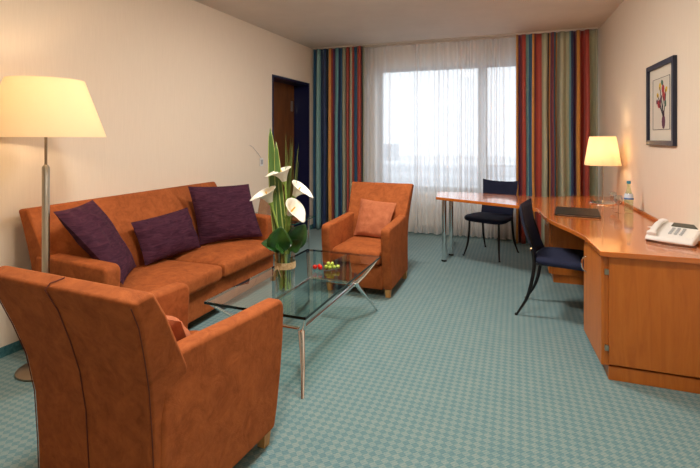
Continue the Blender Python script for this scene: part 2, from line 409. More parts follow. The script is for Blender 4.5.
o = curtain('voile_curtain', -2.20, .10, 6.62, .03, 2.795, 21, .030, M['voile'], 5, solid=0, irregular=1.3, cols=420); tag(o, 'sheer white voile curtain hanging across the window', 'curtain')
t = thing('curtain_rail', 'slim white double curtain rail fixed to the ceiling above the window', 'rail', (0, 6.55, ZC-.030))
bm = bmesh.new(); box(bm, XL+.02, XR-.02, -.075, -.045, .015, .030); finish('front_track', bm, M['ceiling'], t, bevel=.003)
bm = bmesh.new(); box(bm, XL+.02, XR-.02, .055, .085, .015, .030); finish('rear_track', bm, M['ceiling'], t, bevel=.003)

# ------------------------------------------------------------------ upholstered seating (local frame: faces +Y)
def fine(bm, n=1):
    bmesh.ops.subdivide_edges(bm, edges=bm.edges[:], cuts=n, use_grid_fill=True)

def seat_cushion(x0, x1, y0, y1, z0, z1, parent, crown=.018, name='seat_cushion'):
    nx, ny = 14, 14; bm = bmesh.new()
    vs = bmesh.ops.create_cube(bm, size=2)['verts']; fine(bm, 9)
    hx, hy, hz = (x1-x0)/2, (y1-y0)/2, (z1-z0)/2; r = min(hz*.7, .055)
    for v in bm.verts:
        p = v.co
        c = Vector((max(-(hx-r), min(hx-r, p.x*hx)), max(-(hy-r), min(hy-r, p.y*hy)), max(-(hz-r), min(hz-r, p.z*hz))))
        q = Vector((p.x*hx, p.y*hy, p.z*hz)); d = q-c
        if d.length > 1e-6: q = c+d.normalized()*r
        k = (1-min(1, abs(p.x))**2)*(1-min(1, abs(p.y))**2)
        q.z += math.copysign(crown, p.z)*k*(1 if abs(p.z) > .5 else 0) if p.z > 0 else 0
        v.co = q+Vector(((x0+x1)/2, (y0+y1)/2, (z0+z1)/2))
    return finish(name, bm, M['suede'], parent)

def arm_panel(xa, xb, top, parent, front=.40, back=-.34, taper=.05):
    f = front-.40
    pts = [(back, .07), (.32+f, .07), (.345+f, .16), (.375+f, .32), (front-.005, .47), (front, top-.06)]
    for k in range(1, 6):
        a = k/6*PI/2; pts.append((front-.05+.05*math.cos(a), top-.05+.05*math.sin(a)))
    pts += [(front-.06, top), (.1, top+.006), (-.16, top+.02), (back, top+.02)]
    bm = bmesh.new(); prism(bm, pts, xa, xb, 'x')
    for v in bm.verts: v.co.x *= 1-taper*max(0, .35-v.co.y)/.7
    return finish('armrest', bm, M['suede'], parent, bevel=.022, seg=4, angle=50)

def back_rest(hw, zt, parent, lo=.07, flare=.03, crown=0):
    prof = [(lo, -.355, -.20), (.25, -.36, -.20), (.45, -.372, -.19), (.60, -.395, -.215), (.72, -.43, -.285), (.84, -.472, -.355), (zt, -.515, -.43)]
    R = []
    for z, yr, yf in prof:
        k = max(0, (z-.48)/(zt-.48)); w = hw+flare*k**1.3
        R.append([(-w, yr, z), (w, yr, z), (w, yf, z+(.0 if z < zt else .012)), (-w, yf, z+(.0 if z < zt else .012))])
    bm = bmesh.new(); rings_loft(bm, R)
    return finish('backrest', bm, M['suede'], parent, bevel=.018, seg=4, angle=50)

def make_seat(name, label, cat, loc, rz, W, ncush, zt, fl=.075, arm_t=.085, top=.62, group=None, seam_x=None, feet=True, front=.40):
    t = thing(name, label, cat, loc, rz, group); h = W/2
    for s in (-1, 1):
        xs = sorted((s*h, s*(h-arm_t))); arm_panel(xs[0], xs[1], top, t, front, taper=.05 if ncush == 1 else 0)
    bm = bmesh.new(); box(bm, -(h-arm_t)-.002, h-arm_t+.002, -.20, .335, .07, .285); finish('base', bm, M['suede'], t, bevel=.015, seg=3)
    cw = (2*h-2*arm_t)/ncush
    for k in range(ncush):
        a = -(h-arm_t)+k*cw; seat_cushion(a+.004, a+cw-.004, -.22, .395, .288, .425, t)
    b = back_rest(h-(.026 if ncush == 1 else .008), zt, t, flare=fl if ncush == 1 else .0)
    if seam_x is not None:
        prof = [(.08, -.357), (.25, -.362), (.45, -.374), (.60, -.397), (.72, -.432), (.84, -.474), (zt-.01, -.517), (zt+.007, -.50), (zt+.009, -.475), (zt+.012, -.452)]
        bm = bmesh.new(); tube(bm, [(seam_x*(1-.12*(z-.07)), y, z) for y, z in [(p[1], p[0]) for p in prof]], .0022, 6); finish('seam', bm, M['seam'], b)
        for sx in (-1, 1):
            bm = bmesh.new(); tube(bm, [(sx*(h-.029+fl*max(0, (z-.48)/(zt-.48))**1.3), y+.004, z) for z, y in prof[:6]]+[(sx*(h-.035+fl), -.510, zt-.016)], .0018, 6); finish('seam', bm, M['seam'], b)
    for sx in (-1, 1):
        for sy in (-.30, .285):
            if not feet: continue
            bm = bmesh.new(); x = sx*(h-.045)
            rings_loft(bm, [[(x-.02, sy-.02, 0), (x+.02, sy-.02, 0), (x+.02, sy+.02, 0), (x-.02, sy+.02, 0)],
                            [(x-.027, sy-.027, .08), (x+.027, sy-.027, .08), (x+.027, sy+.027, .08), (x-.027, sy+.027, .08)]])
            finish('foot', bm, M['foot_wood'], t, bevel=.003)
    return t
make_seat('armchair', 'rust suede armchair in the foreground seen from behind, its back towards the viewer', 'armchair', (-1.405, 1.575, 0), math.radians(-4), .67, 1, .932, top=.655, seam_x=-.01, group='rust suede armchairs')
make_seat('armchair', 'rust suede armchair facing the glass table, standing before the striped curtain and window', 'armchair', (-1.345, 4.22, 0), math.radians(180-1), .655, 1, .935, fl=.035, top=.63, seam_x=-.01, group='rust suede armchairs')
make_seat('sofa', 'long rust suede two-cushion sofa standing along the cream left wall', 'sofa', (-2.56, 3.05, 0), math.radians(-90), 2.0, 2, .95, arm_t=.12, top=.645, front=.265)

# ------------------------------------------------------------------ pillows
def pillow(name, label, bl, br, tr, tl, th, mat, group=None, seed=1, pinch=.05, wr=.006):
    bl, br, tr, tl = map(Vector, (bl, br, tr, tl)); c = (bl+br+tr+tl)/4
    nrm = (br-bl).cross(tl-bl).normalized(); N = 22; bm = bmesh.new(); g = {}
    for s in (1, -1):
        for j in range(N+1):
            for i in range(N+1):
                edge = i in (0, N) or j in (0, N)
                if s == -1 and edge: g[s, i, j] = g[1, i, j]; continue
                u, v = i/N, j/N; a, b = 2*u-1, 2*v-1
                # sides drawn in towards the middle, corners stay out
                aa = a*(1-pinch*(1-b*b)*abs(a)); bb = b*(1-pinch*(1-a*a)*abs(b))
                uu, vv = (aa+1)/2, (bb+1)/2
                p = bl*(1-uu)*(1-vv)+br*uu*(1-vv)+tr*uu*vv+tl*(1-uu)*vv
                h = th/2*(max(0, 1-a**2)*max(0, 1-b**2))**.42
                h += wr*noise.noise(Vector((a*3+seed, b*3, s)))*(0 if edge else 1)*2
                g[s, i, j] = bm.verts.new(p+nrm*s*h-c)
    for s in (1, -1):
        for j in range(N):
            for i in range(N):
                q = [g[s, i, j], g[s, i+1, j], g[s, i+1, j+1], g[s, i, j+1]]
                if s == -1: q.reverse()
                bm.faces.new(q)
    o = finish(name, bm, mat); o.location = c
    return tag(o, label, 'cushion', group)
G = 'aubergine cushions on the sofa'
pillow('cushion', 'square aubergine cushion leaning in the near left corner of the sofa', (-2.36, 2.24, .48), (-2.68, 2.67, .455), (-2.80, 2.39, .985), (-2.68, 2.01, .965), .13, M['purple'], G, 1)
pillow('cushion', 'low oblong aubergine cushion lying against the middle of the sofa back', (-2.64, 2.71, .45), (-2.62, 3.34, .45), (-2.76, 3.33, .80), (-2.76, 2.69, .775), .15, M['purple'], G, 4)
pillow('cushion', 'large square aubergine cushion propped in the far right corner of the sofa', (-2.69, 3.41, .45), (-2.33, 3.90, .455), (-2.54, 3.98, .955), (-2.83, 3.42, .975), .16, M['purple'], G, 8)
G = 'salmon cushions on the armchairs'
pillow('cushion', 'salmon square cushion on the armchair by the window', (-1.53, 4.31, .445), (-1.17, 4.25, .44), (-1.12, 4.44, .77), (-1.52, 4.51, .79), .11, M['salmon'], G, 12)
pillow('cushion', 'salmon cushion on the foreground armchair, mostly hidden by its armrest', (-1.20, 1.55, .445), (-1.54, 1.59, .445), (-1.55, 1.44, .72), (-1.20, 1.41, .72), .12, M['salmon'], G, 15)

# ------------------------------------------------------------------ lamps
def point(name, loc, power, col, r, parent=None):
    l = bpy.data.lights.new(name, 'POINT'); l.energy = power; l.color = col; l.shadow_soft_size = r
    o = bpy.data.objects.new(name, l); link(o, parent); o.location = loc; return o
def shade_bm(r0, z0, r1, z1, th=.004, n=64):
    bm = bmesh.new(); lathe(bm, [(r0, z0), (r1, z1), (r1-th, z1), (r0-th, z0), (r0, z0)], n=n); bmesh.ops.remove_doubles(bm, verts=bm.verts[:], dist=1e-5); return bm
WARM = (1.0, .72, .44)
t = thing('floor_lamp', 'tall floor lamp with wide cream conical shade behind the foreground armchair', 'lamp', (-2.715, 1.99, 0))
bm = bmesh.new(); lathe(bm, [(0, 0), (.150, 0), (.155, .006), (.155, .014), (.14, .022), (.04, .034), (.02, .05), (0, .05)]); finish('base', bm, M['brass_dark'], t)
bm = bmesh.new(); lathe(bm, [(0, .045), (.021, .045), (.021, 1.24), (.012, 1.255), (0, 1.255)], n=20); finish('pole', bm, M['nickel'], t)
bm = bmesh.new(); lathe(bm, [(0, 1.25), (.008, 1.25), (.008, 1.50), (.02, 1.505), (.02, 1.56), (0, 1.56)], n=16); finish('stem', bm, M['brass_dark'], t)
finish('lamp_shade', shade_bm(.33, 1.425, .208, 1.775), M['shade'], t)
bm = bmesh.new()
for k in range(3):
    a = 2*PI*k/3+.3; tube(bm, [(0, 0, 1.50), (.318*math.cos(a), .318*math.sin(a), 1.45)], .003, 6)
finish('shade_carrier', bm, M['nickel'], t)
bm = bmesh.new(); lathe(bm, [(0, 1.56), (.014, 1.565), (.03, 1.60), (.032, 1.625), (.022, 1.655), (0, 1.665)], n=20)
def bulb_mat(s):
    nt = NT('lit bulb'); e = nt.n('Emission', Strength=s); e.inputs[0].default_value = WARM+(1,); return nt.surf(e)
M['bulb'] = bulb_mat(10)
finish('bulb', bm, M['bulb'], t)
point('floor_lamp_light', (0, 0, 1.60), 10, WARM, .05, t)

t = thing('table_lamp', 'small table lamp with cream shade and slim metal stem on the desk', 'lamp', (.826, 5.20, .76))
bm = bmesh.new(); lathe(bm, [(0, 0), (.125, 0), (.128, .006), (.12, .014), (.02, .022), (.012, .03), (0, .03)]); finish('base', bm, M['chrome'], t)
bm = bmesh.new(); lathe(bm, [(0, .025), (.008, .025), (.008, .42), (.016, .425), (.016, .47), (0, .47)], n=16); finish('stem', bm, M['nickel'], t)
finish('lamp_shade', shade_bm(.168, .385, .120, .675), M['shade'], t)
bm = bmesh.new(); lathe(bm, [(0, .47), (.012, .475), (.026, .505), (.026, .53), (0, .56)], n=20); finish('bulb', bm, M['bulb'], t)
bm = bmesh.new()
for k in range(3):
    a = 2*PI*k/3+.5; tube(bm, [(0, 0, .44), (.156*math.cos(a), .156*math.sin(a), .405)], .002, 6)
finish('shade_carrier', bm, M['nickel'], t)
point('table_lamp_light', (0, 0, .53), 4, WARM, .05, t)

# ceiling lamps added out of view for brightness, placed to suit the shadow direction
nt = NT('opal diffuser'); e = nt.n('Emission', Strength=62); e.inputs[0].default_value = (1, .93, .85, 1); M['opal'] = nt.surf(e)
nt = NT('opal diffuser dimmed'); e = nt.n('Emission', Strength=14); e.inputs[0].default_value = (1, .93, .85, 1); M['opal_dim'] = nt.surf(e)
for k, (x, y) in enumerate(((-.70, 1.65), (-.95, 3.75), (.1, -.4))):
    t = thing('ceiling_lamp', ['round opal ceiling lamp above the open floor beside the foreground armchair', 'round opal ceiling lamp above the far end of the glass table', 'round opal ceiling lamp behind the viewer'][k], 'lamp', (x, y, ZC), 0, 'opal ceiling lamps')
    bm = bmesh.new(); lathe(bm, [(0, 0), (.26, 0), (.26, -.025), (.245, -.03), (.245, -.01), (0, -.01)], n=40); finish('rim', bm, M['nickel'], t)
    bm = bmesh.new(); lathe(bm, [(.243, -.012), (.24, -.04), (.18, -.062), (.09, -.07), (0, -.072)], n=40); finish('diffuser', bm, M['opal'] if k < 2 else M['opal_dim'], t)

# ------------------------------------------------------------------ glass coffee table
X0, X1, Y0, Y1, TZ = -.335, .335, -.685, .685, .45
t = thing('coffee_table', 'rectangular glass coffee table on splayed chrome legs between sofa and armchairs', 'table', (-1.39, 2.92, 0), math.radians(-1))
bm = bmesh.new(); prism(bm, [(X0, Y0), (X1, Y0), (X1, Y1), (X0, Y1)], TZ-.016, TZ, 'z', 0, 1); finish('table_top', bm, [M['table_glass'], M['glass_edge']], t, smooth=False)
nodes = {}
for sx in (-1, 1):
    for sy in (-1, 1):
        nodes[sx, sy] = Vector((sx*.195, sy*.46, .275))
for (sx, sy), nd in nodes.items():
    c = Vector((sx*.315, sy*.655, TZ-.022)); ft = Vector((sx*.312, sy*.675, 0))
    bm = bmesh.new(); p = smooth_path([ft, Vector((sx*.262, sy*.575, .13)), Vector((sx*.215, sy*.495, .235)), nd+Vector((0, 0, .01))], 5)
    tube(bm, p, [.009+.015*(i/(len(p)-1)) for i in range(len(p))], 12, sq=(1, .75)); leg = finish('leg', bm, M['chrome'], t)
    bm = bmesh.new(); p = smooth_path([nd, nd.lerp(c, .45)+Vector((0, 0, -.012)), c], 5); tube(bm, p, [.022-.011*(i/(len(p)-1)) for i in range(len(p))], 12, sq=(1, .7)); finish('arm', bm, M['chrome'], leg)
    bm = bmesh.new(); lathe(bm, [(0, -.002), (.014, -.002), (.014, 0), (0, .001)], (c.x, c.y, TZ-.0155), 16); finish('disc', bm, M['chrome'], leg)
for sx in (-1, 1):
    bm = bmesh.new(); tube(bm, [nodes[sx, -1], nodes[sx, 1]], .016, 12, sq=(.7, 1)); finish('rail', bm, M['chrome'], t)
for sy in (-1, 1):
    bm = bmesh.new(); tube(bm, [nodes[-1, sy], nodes[1, sy]], .014, 12, sq=(.7, 1)); finish('crossbar', bm, M['chrome'], t)

# vase and flowers. offsets: r = along the picture's horizontal, q = away from the viewer
VX, VY, VZ = -1.370, 2.565, .452
RX, RY = Vector((math.cos(math.radians(20)), math.sin(math.radians(20)), 0)), Vector((-math.sin(math.radians(20)), math.cos(math.radians(20)), 0))
def L(r, q, z): return Vector((VX, VY, 0))+RX*r+RY*q+Vector((0, 0, z))
t = thing('vase', 'straight clear glass vase tied with raffia on the glass table', 'vase', (VX, VY, VZ))
bm = bmesh.new(); lathe(bm, [(0, 0), (.056, 0), (.06, .004), (.062, .25), (.0585, .25), (.056, .014), (0, .012)], n=40); finish('glass', bm, M['clear_glass'], t)
bm = bmesh.new(); lathe(bm, [(0, .014), (.055, .014), (.0565, .13), (0, .13)], n=36); finish('water', bm, M['water'], t)
bm = bmesh.new()
for k in range(5):
    lathe(bm, [(.064, .150+k*.008), (.067, .154+k*.008), (.064, .159+k*.008)], n=40)
for a, b, c in ((-.02, -.07, .02), (.01, -.072, -.035), (-.01, -.07, -.02)):
    tube(bm, smooth_path([(a, b, .17), (a+c, b-.012, .15), (a+c*1.6, b-.004, .11)], 4), .0025, 5)
finish('raffia_tie', bm, M['raffia'], t)

def calla(name, head, dirv, size, base, label, tilt=.6):
    """head: where the funnel sits; dirv: where the tip of the spathe points"""
    head, base = Vector(head), Vector(base); d = Vector(dirv).normalized()
    t = thing(name, label, 'flower', base, 0, 'white calla lilies')
    off = base
    neck = head-Vector((0, 0, size*.62)); inner = Vector((VX+(base.x-VX)*.6, VY+(base.y-VY)*.6, VZ+.25))
    bm = bmesh.new(); p = smooth_path([base, inner, inner.lerp(neck, .5)+d*(-.008), neck], 7)
    tube(bm, [q-off for q in p], [.0065]*(len(p)-1)+[.006], 8); finish('stem', bm, M['stem'], t)
    side = d.cross(Vector((0, 0, 1))); side = side.normalized() if side.length > .1 else RX.copy()
    dh = Vector((d.x, d.y, 0)).normalized() if Vector((d.x, d.y, 0)).length > .1 else RX
    bm = bmesh.new(); nr, na = 16, 32; G_ = []
    lean = Matrix.Rotation(tilt, 3, side*-1); O = neck
    def place(x, y, z): return O+lean@(dh*x+side*y+Vector((0, 0, z)))-off
    for i in range(nr+1):
        s = i/nr; row = []
        for j in range(na+1):
            a = -PI*1.05+2.1*PI*j/na; fr = (1+math.cos(a))/2; bk = 1-fr
            rad = size*(.06+.24*s+.26*s**2.2); rx = rad*(1+.22*fr**2*s**2); ry = rad*(1-.06*fr)
            h = size*(.98*s-.26*s**4*fr-.12*s**7*bk); x = math.cos(a)*rx+size*.08*s*s
            tip = max(0, fr-.90)/.10; x += size*.17*tip**1.5*s**4; h -= size*.05*tip*s**6
            row.append(bm.verts.new(place(x, math.sin(a)*ry, h)))
        G_.append(row)
    for i in range(nr):
        for j in range(na): bm.faces.new([G_[i][j], G_[i][j+1], G_[i+1][j+1], G_[i+1][j]])
    o = finish('spathe', bm, M['lily'], t); m = o.modifiers.new('s', 'SOLIDIFY'); m.thickness = .0018; m.offset = 0
    bm = bmesh.new(); lathe(bm, [(0, -.02), (.007, -.018), (size*.075, 0), (size*.135, size*.2), (size*.12, size*.2), (0, .0)], (0, 0, 0), 16)
    for v in bm.verts: v.co = place(v.co.x, v.co.y, v.co.z)
    finish('throat', bm, M['stem'], t)
    bm = bmesh.new(); tube(bm, [place(0, 0, .01), place(.002, 0, size*.4), place(.006, 0, size*.78)], [.006, .006, .0035], 8); finish('spadix', bm, M['spadix'], t)
    return t
Cc = lambda r, q: L(r, q, VZ+.016)
calla('calla_lily', L(.0, .0, 1.200), -RX*1.0-RY*.5, .125, Cc(.02, .01), 'white calla lily, uppermost of the four blooms in the vase', .22)
calla('calla_lily', L(-.083, -.01, 1.072), -RX*1.0-RY*.6, .130, Cc(-.03, -.01), 'white calla lily leaning left towards the sofa, leftmost bloom in the vase', .35)
calla('calla_lily', L(.045, .015, 1.108), RX*1.0-RY*.3, .122, Cc(.03, .02), 'white calla lily with its tip pointing right, rightmost bloom in the vase', .55)
calla('calla_lily', L(.014, -.035, 1.005), RX*.8-RY*.6, .128, Cc(.01, -.03), 'white calla lily drooping forward, lowest of the four blooms in the vase', .75)

def blade(name, label, cat, base, ctrl, width, mat, group, fold=.25, wf=None, n=18, twist=0, facing=None):
    base = Vector(base); P = smooth_path([base]+[Vector(c) for c in ctrl], max(3, n//len(ctrl))); N = len(P)-1; m = 6
    wf = wf or (lambda s: min(1, s*6+.35)*(1-s**4)**.6); face = (facing or -RY).normalized()
    bm = bmesh.new(); uvl = bm.loops.layers.uv.new('UVMap'); rows = []; U = {}
    for i, p in enumerate(P):
        s = i/N; d = (P[min(i+1, N)]-P[max(i-1, 0)]).normalized(); sd = d.cross(face)
        sd = sd.normalized() if sd.length > .05 else RX.copy()
        sd = Matrix.Rotation(twist*s, 3, d) @ sd; nn = sd.cross(d).normalized(); w = max(.0006, width*wf(s)); row = []
        for j in range(m+1):
            a = 2*j/m-1; v = bm.verts.new(p+sd*a*w/2+nn*fold*w/2*abs(a)-base); U[v] = (j/m, s); row.append(v)
        rows.append(row)
    for i in range(N):
        for j in range(m):
            f = bm.faces.new([rows[i][j], rows[i][j+1], rows[i+1][j+1], rows[i+1][j]])
            for lp in f.loops: lp[uvl].uv = U[lp.vert]
    o = finish(name, bm, mat); o.location = base; q = o.modifiers.new('s', 'SOLIDIFY'); q.thickness = .0016
    return tag(o, label, cat, group)
g = 'tall sword leaves in the vase'
blade('sword_leaf', 'tallest upright green leaf with yellow edges in the vase', 'leaf', Cc(-.015, .03), [L(-.04, .03, .75), L(-.075, .035, 1.1), L(-.10, .03, 1.49)], .075, M['sword'], g, twist=0)
blade('sword_leaf', 'second tallest upright green leaf with yellow edges in the vase', 'leaf', Cc(0, .035), [L(-.015, .035, .75), L(-.04, .03, 1.05), L(-.062, .02, 1.40)], .062, M['sword'], g, twist=0)
blade('sword_leaf', 'narrow upright striped leaf between the lily stems', 'leaf', Cc(-.035, .015), [L(-.055, .015, .75), L(-.07, .02, 1.0), L(-.055, .03, 1.2)], .022, M['sword'], g, twist=.6)
# fine steel grass: a tuft nobody could count
bm = bmesh.new()
for k in range(22):
    r1 = random.uniform(-.01, .085); b = Cc(random.uniform(-.02, .03), random.uniform(.02, .04)); h = random.uniform(1.2, 1.45); m_ = L(r1*.4, .04, .85)
    tube(bm, smooth_path([b, m_, L(r1, random.uniform(.02, .07), h)], 5), [.0016]*10+[.0005], 4)
o = finish('steel_grass', bm, M['grass']); o['kind'] = 'stuff'; tag(o, 'thin upright grass blades fanning out behind the lilies in the vase', 'grass')
g = 'broad dark leaves around the vase mouth'
lw = lambda s: .07 if s < .52 else max(.03, math.sin(PI*min(1, (s-.52)/.48)**.85)**.75)+.07*(1-s)
def rim(r, q): return L(r, q, .705)
for lab, r0, mid, end, w, fc in (
    ('broad dark green leaf pointing left over the vase rim', rim(-.02, -.02), L(-.07, -.04, .745), L(-.14, -.06, .768), .12, -RY*.6+Vector((0, 0, 1))),
    ('broad dark green leaf standing upright at the front of the vase', rim(-.01, -.035), L(-.024, -.06, .78), L(-.016, -.07, .872), .155, -RY),
    ('broad dark green leaf rising to the right of the vase', rim(.025, .0), L(.07, .01, .79), L(.125, .02, .87), .13, -RY+RX*.2),
    ('broad dark green leaf bending out low on the right of the vase', rim(.03, -.02), L(.065, -.03, .745), L(.108, -.035, .775), .085, -RY+Vector((0, 0, .3))),
    ('broad dark green leaf at the back of the vase, half hidden', rim(.0, .03), L(.04, .05, .79), L(.075, .06, .845), .11, -RY),
    ('small dark green leaf hanging over the front rim of the vase', rim(-.01, -.04), L(-.03, -.075, .735), L(-.045, -.10, .752), .085, -RY+Vector((0, 0, 1)))):
    b = Cc(random.uniform(-.03, .03), random.uniform(-.03, .02)); blade('broad_leaf', lab, 'leaf', b, [b.lerp(r0, .5), r0, mid, end], w, M['leaf'], g, fold=.3, wf=lw, n=32, facing=fc)
# extra cut stems seen through the glass
for k in range(7):
    a = 2*PI*k/7+.4; b = Cc(.032*math.cos(a), .032*math.sin(a)); e = L(-.025*math.cos(a), -.025*math.sin(a), VZ+.27)
    bm = bmesh.new(); tube(bm, [(0, 0, 0), e-b], .0055, 8); o = finish('cut_stem', bm, M['stem']); o.location = b
    tag(o, 'pale green cut stem standing inside the glass vase', 'stem', 'cut stems in the vase')

# glass dish with fruit
FX, FY = -1.305, 3.075
t = thing('glass_dish', 'shallow clear glass dish holding red and green fruit on the glass table', 'dish', (FX, FY, .4515), math.radians(20))
bm = bmesh.new()
prof = [(.42, .0), (.5, .003), (.97, .018), (1.0, .022), (.96, .022), (.48, .007), (0, .006)]
lathe(bm, [(0, 0)]+[(r*.06, z) for r, z in prof], n=40)
for v in bm.verts: v.co.x *= 1.9
finish('bowl', bm, M['clear_glass'], t)
def fruit(name, label, mat, r, u, v, z, group, stalk=True):
    p = Vector((FX, FY, .4515))+RX*u+RY*v+Vector((0, 0, z)); t = thing(name, label, name.split('_')[-1], p, 0, group)
    bm = bmesh.new(); lathe(bm, [(0, -r*.96), (r*.5, -r*.85), (r*.87, -r*.45), (r, 0), (r*.88, r*.48), (r*.5, r*.83), (r*.12, r*.9), (0, r*.84)], n=20); finish('flesh', bm, mat, t)
    if stalk:
        bm = bmesh.new(); tube(bm, [(0, 0, r*.84), (.002, .001, r*1.3)], .0012, 5); finish('stalk', bm, M['stem'], t)
g = 'cherry tomatoes in the glass dish'
fruit('cherry_tomato', 'red cherry tomato at the left end of the glass dish', M['tomato'], .017, -.082, -.01, .027, g)
fruit('cherry_tomato', 'red cherry tomato at the front middle of the glass dish', M['tomato'], .0175, -.042, -.026, .027, g)
fruit('cherry_tomato', 'red cherry tomato behind the other two red ones', M['tomato'], .016, -.05, .012, .027, g)
g = 'green grapes in the glass dish'
for k, (u, v, z) in enumerate(((0, .0, .024), (.028, -.018, .024), (.03, .016, .024), (.058, -.002, .024), (.086, .004, .026), (.012, .03, .026), (.044, .002, .047), (.015, .01, .045))):
    fruit('green_grape', 'pale green grape piled in the right half of the glass dish', M['grape'], .0145, u, v, z, g, k % 3 == 0)

# ------------------------------------------------------------------ side table behind the sofa end
t = thing('side_table', 'low glass side table in the corner beyond the far end of the sofa', 'table', (-2.62, 4.64, 0))
bm = bmesh.new(); prism(bm, [(-.40, -.27), (.40, -.27), (.40, .27), (-.40, .27)], .49, .50, 'z', 0, 1); finish('table_top', bm, [M['table_glass'], M['teal_edge']], t, smooth=False)
for sx in (-1, 1):
    for sy in (-1, 1):
        bm = bmesh.new(); tube(bm, [(sx*.34, sy*.21, 0), (sx*.34, sy*.21, .489)], .012, 10); finish('leg', bm, M['chrome'], t)
bm = bmesh.new(); box(bm, -.33, .33, -.20, .20, .20, .215); finish('shelf', bm, M['table_glass'], t, bevel=.002)
bm = bmesh.new(); box(bm, -.13, .13, -.09, .09, 0, .022); o = finish('wooden_tray', bm, M['door_wood'], bevel=.006); o.location = (-2.37, 4.58, .501); tag(o, 'small brown wooden tray under the cup on the side table', 'tray')
t = thing('coffee_cup', 'white coffee cup on the tray on the side table', 'cup', (-2.43, 4.58, .524))
bm = bmesh.new(); lathe(bm, [(0, 0), (.022, 0), (.025, .004), (.038, .03), (.041, .055), (.038, .055), (.034, .03), (.02, .008), (0, .007)], n=28); finish('bowl', bm, M['porcelain'], t)
bm = bmesh.new(); tube(bm, smooth_path([(.036, 0, .045), (.058, 0, .04), (.056, 0, .02), (.03, 0, .015)], 5), .004, 8); finish('handle', bm, M['porcelain'], t)
bm = bmesh.new()
prism(bm, [(-.07, 0), (.07, 0), (.02, .205), (.0, .205)], -.06, .06, 'x'); o = finish('menu_stand', bm, M['tan'], bevel=.004); o.location = (-2.83, 4.78, .501); tag(o, 'tan menu card stand on the side table against the wall', 'stand')

# ------------------------------------------------------------------ desk
DZT = .76
out = [(xr(3.0)-.006, 2.99), (.462, 2.99), (.435, 3.42), (.38, 3.63), (.315, 3.82), (.26, 4.0), (.222, 4.2), (.208, 4.42), (.19, 4.58), (.10, 4.69), (0, 4.75), (-.84, 5.12), (-.90, 5.64), (-.45, 5.68), (-.10, 5.60), (.32, 5.52), (.48, 5.66), (.66, 5.80), (xr(5.8)-.006, 5.80)]
t = thing('desk', 'polished cherry wood desk wing and top on chrome legs along the right wall', 'desk', (.6, 4.4, 0))
bm = bmesh.new(); prism(bm, [(x-.6, y-4.4) for x, y in out], DZT-.030, DZT); finish('worktop', bm, M['cherry_top'], t, bevel=.003, seg=2)
bm = bmesh.new(); box(bm, XR-.6-.028, XR-.6-.008, -1.38, 1.38, DZT, DZT+.022); [setattr(v.co, 'x', v.co.x+(6.6-v.co.y-4.4)*SKR) for v in bm.verts]; finish('upstand', bm, M['cherry'], t, bevel=.003)
for x, y in ((-.775, 5.30), (-.735, 5.60)):
    bm = bmesh.new(); lathe(bm, [(0, 0), (.024, 0), (.026, .01), (.026, DZT-.031), (0, DZT-.031)], (x-.6, y-4.4, 0), 24); lg = finish('leg', bm, M['chrome'], t)
    bm = bmesh.new(); lathe(bm, [(.028, 0), (.030, .002), (.030, .018), (.027, .02)], (x-.6, y-4.4, 0), 24); finish('foot_cap', bm, M['black_plastic'], lg)

def handle_bm(p, axis):
    bm = bmesh.new(); pts = []
    for k in range(9):
        a = PI*k/8; pts.append((p[0]-.030*math.sin(a), p[1], p[2]-.05*math.cos(a)) if axis == 'x' else (p[0], p[1]-.03*math.sin(a), p[2]-.05*math.cos(a)))
    tube(bm, pts, .005, 8); return bm
# near pedestal
t = thing('desk_pedestal', 'cherry wood desk cabinet nearest the viewer, with hinged door on its left side', 'cabinet', (.775, 3.265, 0), 0, 'desk cabinets')
bm = bmesh.new(); box(bm, -.255, .295, -.225, .26, .085, .729); finish('body', bm, M['cherry'], t, bevel=.002)
bm = bmesh.new(); box(bm, -.262, .295, -.232, .26, 0, .080); finish('plinth', bm, M['cherry'], t, bevel=.002)
bm = bmesh.new(); box(bm, -.262, .295, -.244, -.226, .095, .729); finish('front_panel', bm, M['cherry'], t, bevel=.002)
bm = bmesh.new(); prism(bm, [(-.300, -.236), (-.281, -.236), (-.310, .27), (-.329, .27)], .085, .729); d = finish('door', bm, M['cherry'], t, bevel=.002)
bm = bmesh.new(); box(bm, -.281, -.256, -.232, -.226, .085, .729); finish('stile', bm, M['cherry'], t)
bm = bmesh.new(); prism(bm, [(-.280, -.225), (-.256, -.225), (-.256, .265), (-.309, .265)], .085, .729); finish('side_panel', bm, M['cherry'], t)
finish('handle', handle_bm((-.323, .19, .565), 'x'), M['chrome'], d)
for z in (.19, .635):
    bm = bmesh.new(); box(bm, -.284, -.262, -.249, -.231, z-.016, z+.016); finish('hinge', bm, M['nickel'], t, bevel=.002)
# far pedestal
t = thing('desk_pedestal', 'cherry wood desk cabinet further back, in the corner below the table lamp', 'cabinet', (.68, 5.16, 0), 0, 'desk cabinets')
bm = bmesh.new(); box(bm, -.35, .325, -.285, .45, .085, .729); finish('body', bm, M['cherry'], t, bevel=.002)
bm = bmesh.new(); box(bm, -.33, .325, -.265, .44, 0, .082); finish('plinth', bm, M['cherry'], t, bevel=.002)
bm = bmesh.new(); box(bm, -.372, -.352, -.28, .44, .09, .725); d = finish('door', bm, M['cherry'], t, bevel=.002)
finish('handle', handle_bm((-.372, -.2, .60), 'x'), M['chrome'], d)
bm = bmesh.new(); box(bm, .97, .99, 3.54, 4.86, .15, .728); tag(finish('modesty_panel', bm, M['cherry'], bevel=.002), 'cherry wood panel closing the knee space between the two desk cabinets', 'panel')

